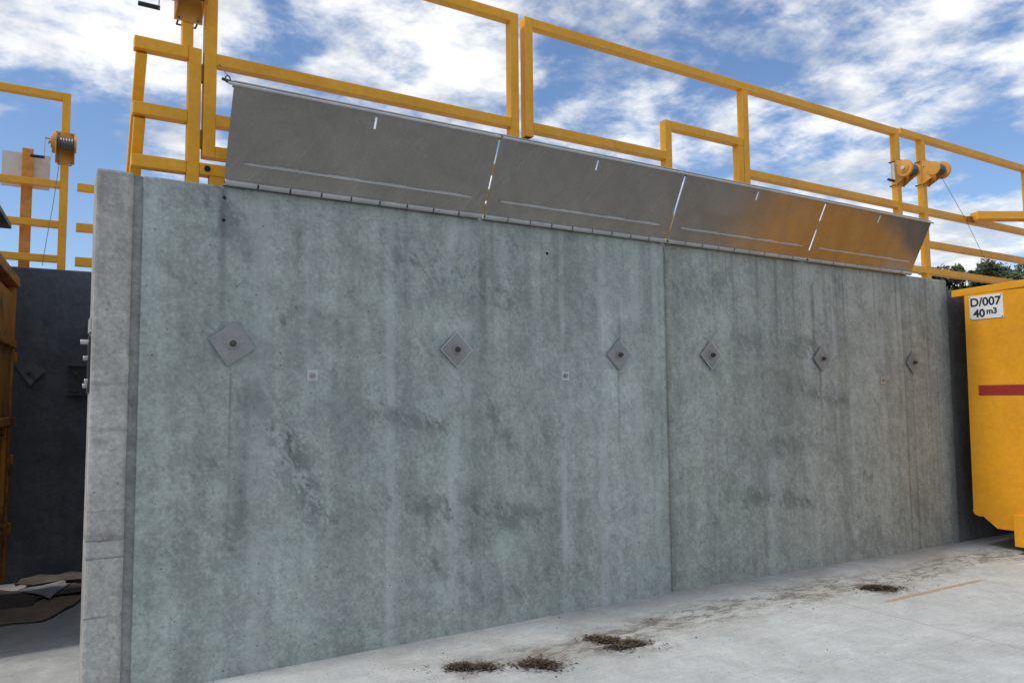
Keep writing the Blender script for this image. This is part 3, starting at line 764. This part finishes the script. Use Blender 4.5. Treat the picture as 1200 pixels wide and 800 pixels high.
litter(1.58, -.81, .42, .25, R_(-32), 'dark oval leaf litter heap farthest away, beside the ochre scrape', [(-.03, 0, .15, .03), (.05, -.03, .12, .026)], 4)
# loose crumbs
bm = bmesh.new(); rnd = random.Random(5)
for k in range(2200):
    if rnd.random() < .6:
        x = rnd.uniform(-2.8, 3.6); y = rnd.gauss(-.62-.04*x, .30)
    else: x = rnd.uniform(-3.5, 3.5); y = rnd.uniform(-3.2, -.02)
    if rnd.random() < .05: x, y = rnd.uniform(-4.8, -4.28), rnd.uniform(.2, 3.2)
    s = rnd.uniform(.0014, .0042) if rnd.random() < .97 else rnd.uniform(.005, .010)
    if y > -.01 and x > -4.27: continue
    z = gz(x); a = rnd.random()*6.28
    v = [bm.verts.new((x+s*math.cos(a+q)*rnd.uniform(.6, 1.4), y+s*math.sin(a+q)*rnd.uniform(.6, 1.4), z+.0005)) for q in (0, 2.1, 4.2)]
    w = bm.verts.new((x, y, z+s*.9))
    for i in range(3):
        f = bm.faces.new((v[i], v[(i+1) % 3], w)); f.material_index = k % 3 == 0
me = bpy.data.meshes.new('grit'); bm.to_mesh(me); bm.free(); me.materials.append(M['soil']); me.materials.append(M['twig'])
o = bpy.data.objects.new('grit', me); COL.objects.link(o)
tag(o, 'loose dark grit and crumbs scattered over the pale yard concrete', 'grit', kind='stuff')

# ------------------------------------------------------------------ trees beyond the wall
def tree(x, y, top, rad, label, mat, seed):
    rnd = random.Random(seed); zb = 2.84
    t = thing('tree', (x, y, zb), label, 'tree', 'trees beyond the right end of the wall')
    m = MB(); h = top-zb
    m.tube((x, y, zb), (x+.1, y, zb+h*.45), .2, 10, .12)
    cl = []
    for k in range(34):
        a = rnd.random()*6.283; rr = rad*math.sqrt(rnd.random()); zz = zb+h*(.40+.53*rnd.random())
        fall = 1-.45*abs((zz-zb)/h-.62)/.4
        c = Vector((x+rr*fall*math.cos(a), y+rr*fall*math.sin(a), zz)); cl.append((c, rnd.uniform(.3, .62)*rad*.55))
    for c, r in cl[:9]: m.tube((x+.1, y, zb+h*(.3+.12*rnd.random())), c, .06, 6, .02)
    m.build('trunk', M['bark'], t)
    bm = bmesh.new()
    for c, r in cl:
        for q in range(190):
            d = Vector((rnd.gauss(0, 1), rnd.gauss(0, 1), rnd.gauss(0, .8))).normalized()*r*(.35+.75*rnd.random()**.6)
            p = c+d; s = rnd.uniform(.07, .17)
            u = Vector((rnd.gauss(0, 1), rnd.gauss(0, 1), rnd.gauss(0, 1))).normalized(); w = u.orthogonal().normalized()*s*.55; u = u*s
            f = bm.faces.new([bm.verts.new(p-u), bm.verts.new(p-w), bm.verts.new(p+u), bm.verts.new(p+w)])
            f.material_index = 1 if rnd.random() < (.40 if d.z > 0 else .22) else 0
    me = bpy.data.meshes.new('crown'); bm.to_mesh(me); bm.free()
    mats = [M['leaf'], M['leaf_pale']] if mat == 'dark' else [M['leaf_pale'], M['leaf']]
    for q in mats: me.materials.append(q)
    for v in me.vertices: v.co -= wloc(t)
    o = bpy.data.objects.new('crown', me); COL.objects.link(o); o.parent = t
tree(35.0, 16.7, 8.35, 1.5, 'dark treetop farthest left, between the last flap and the winch cable', 'dark', 11)
tree(35.75, 14.95, 8.45, 1.15, 'spiky dark treetop under the lower end of the winch cable', 'dark', 12)
tree(36.9, 13.9, 8.6, 1.7, 'pale olive treetop at the right edge above the yellow container', 'pale', 13)
tree(36.1, 14.6, 8.0, 1.1, 'low dark treetop in front of the pale olive one', 'dark', 14)

# ------------------------------------------------------------------ sky, sun
EL, AZ = R_(54), R_(-88)          # sun behind the wall and to its left
W = bpy.data.worlds.new('World'); S.world = W; W.use_nodes = True
t = NT(W.node_tree)
for n in list(t.n): t.n.remove(n)
out = t.n.new('ShaderNodeOutputWorld'); bg = t.n.new('ShaderNodeBackground'); t.l.new(bg.outputs[0], out.inputs[0])
sky = t.n.new('ShaderNodeTexSky'); sky.sky_type = 'NISHITA'; sky.sun_disc = False
sky.sun_elevation = EL; sky.sun_rotation = AZ; sky.air_density = 1.0; sky.dust_density = .6; sky.ozone_density = 2.0
d = t.n.new('ShaderNodeTexCoord').outputs['Generated']
dx, dy, dz = t.sep(d)
den = t.math('ADD', t.math('MAXIMUM', dz, 0.), .16)
pl = t.comb(t.math('DIVIDE', dx, den), t.math('DIVIDE', dy, den), 0.)
c1 = t.noise(t.vmath('ADD', pl, (3.1, 1.7, 0)), 1.7, 10, .60, .1)
c2 = t.noise(t.vmath('ADD', pl, (8.3, 5.2, 2.)), 6.0, 9, .62, .15)
cov = t.math('ADD', t.math('MULTIPLY', c1, .44), t.math('MULTIPLY', c2, .56))
SKYBLOBS = [((-0.003, 0.959, 0.282), 0.12, -0.07),
    ((-0.033, 0.979, 0.201), 0.20, -0.12),
    ((0.041, 0.976, 0.214), 0.18, -0.12),
    ((0.034, 0.927, 0.374), 0.07, -0.05),
    ((0.225, 0.878, 0.422), 0.09, -0.08),
    ((0.519, 0.757, 0.397), 0.07, -0.09),
    ((0.563, 0.711, 0.422), 0.10, -0.06),
    ((0.671, 0.604, 0.430), 0.11, -0.08),
    ((0.715, 0.581, 0.390), 0.09, -0.07),
    ((0.696, 0.661, 0.280), 0.06, -0.08),
    ((0.756, 0.580, 0.304), 0.07, -0.06),
    ((0.855, 0.435, 0.282), 0.12, -0.08),
    ((0.887, 0.401, 0.230), 0.12, -0.06),
    ((0.179, 0.929, 0.324), 0.06, -0.06),
    ((0.343, 0.853, 0.395), 0.20, 0.044),
    ((0.440, 0.791, 0.425), 0.15, 0.038),
    ((-0.005, 0.940, 0.342), 0.12, 0.033),
    ((0.099, 0.906, 0.411), 0.15, 0.033),
    ((0.631, 0.681, 0.372), 0.12, 0.038),
    ((0.761, 0.523, 0.383), 0.11, 0.038),
    ((0.834, 0.401, 0.379), 0.15, 0.038),
    ((0.810, 0.530, 0.252), 0.12, 0.033),
    ((0.883, 0.437, 0.171), 0.15, 0.033),
    ((0.400, 0.851, 0.340), 0.19, 0.033)]
for (vx, vy, vz), r, a in SKYBLOBS:
    b = t.math('MULTIPLY', t.ramp(t.vmath('DISTANCE', d, (vx, vy, vz), out=1), r, 0., 0., 1.), a)
    cov = t.math('ADD', cov, b)
cov = t.math('ADD', cov, t.ramp(dz, .22, .0, 0., .06))
cf = t.ramp(cov, .40, .60)
shade = t.ramp(t.noise(t.vmath('ADD', pl, (3.25, 1.55, .4)), 3.2, 9, .62, .1), .35, .62)
cloud = t.mix(shade, (4.9, 5.2, 5.6), (8.7, 8.7, 8.6))
skyc = t.vmath('MULTIPLY', sky.outputs[0], (.95, 1.04, 1.16))
col = t.mix(t.math('MULTIPLY', cf, .94), skyc, cloud)
t._in(bg.inputs['Color'], col); bg.inputs['Strength'].default_value = .10

sd = Vector((math.sin(AZ)*math.cos(EL), math.cos(AZ)*math.cos(EL), math.sin(EL)))
L = bpy.data.lights.new('sun', 'SUN'); L.energy = 1.55; L.angle = R_(10); L.color = (1., .96, .90)
so = bpy.data.objects.new('sun', L); COL.objects.link(so); so.rotation_euler = (-sd).to_track_quat('-Z', 'Y').to_euler(); so.location = (0, 0, 20)

# ------------------------------------------------------------------ camera
cam = bpy.data.cameras.new('camera'); co = bpy.data.objects.new('camera', cam); COL.objects.link(co)
cam.sensor_width = 36.; cam.lens = 36*889/1200; cam.clip_start = .05; cam.clip_end = 2000
Rm = [[0.8524481460148976, -0.030496395125068885, 0.521921572882497], [-0.5227244280875222, -0.06796458503262091, 0.8497882015313678], [-0.009556706354009464, 0.9972215325922918, 0.07387749520621228]]
mw = Matrix.Identity(4)
for i in range(3):
    mw[i][0] = Rm[i][0]; mw[i][1] = Rm[i][1]; mw[i][2] = -Rm[i][2]
mw.translation = Vector((-4.4761, -4.7861, 1.6))
co.matrix_world = mw
S.camera = co
S.view_settings.view_transform = 'Standard'; S.view_settings.look = 'None'; S.view_settings.exposure = .42; S.view_settings.gamma = 1.
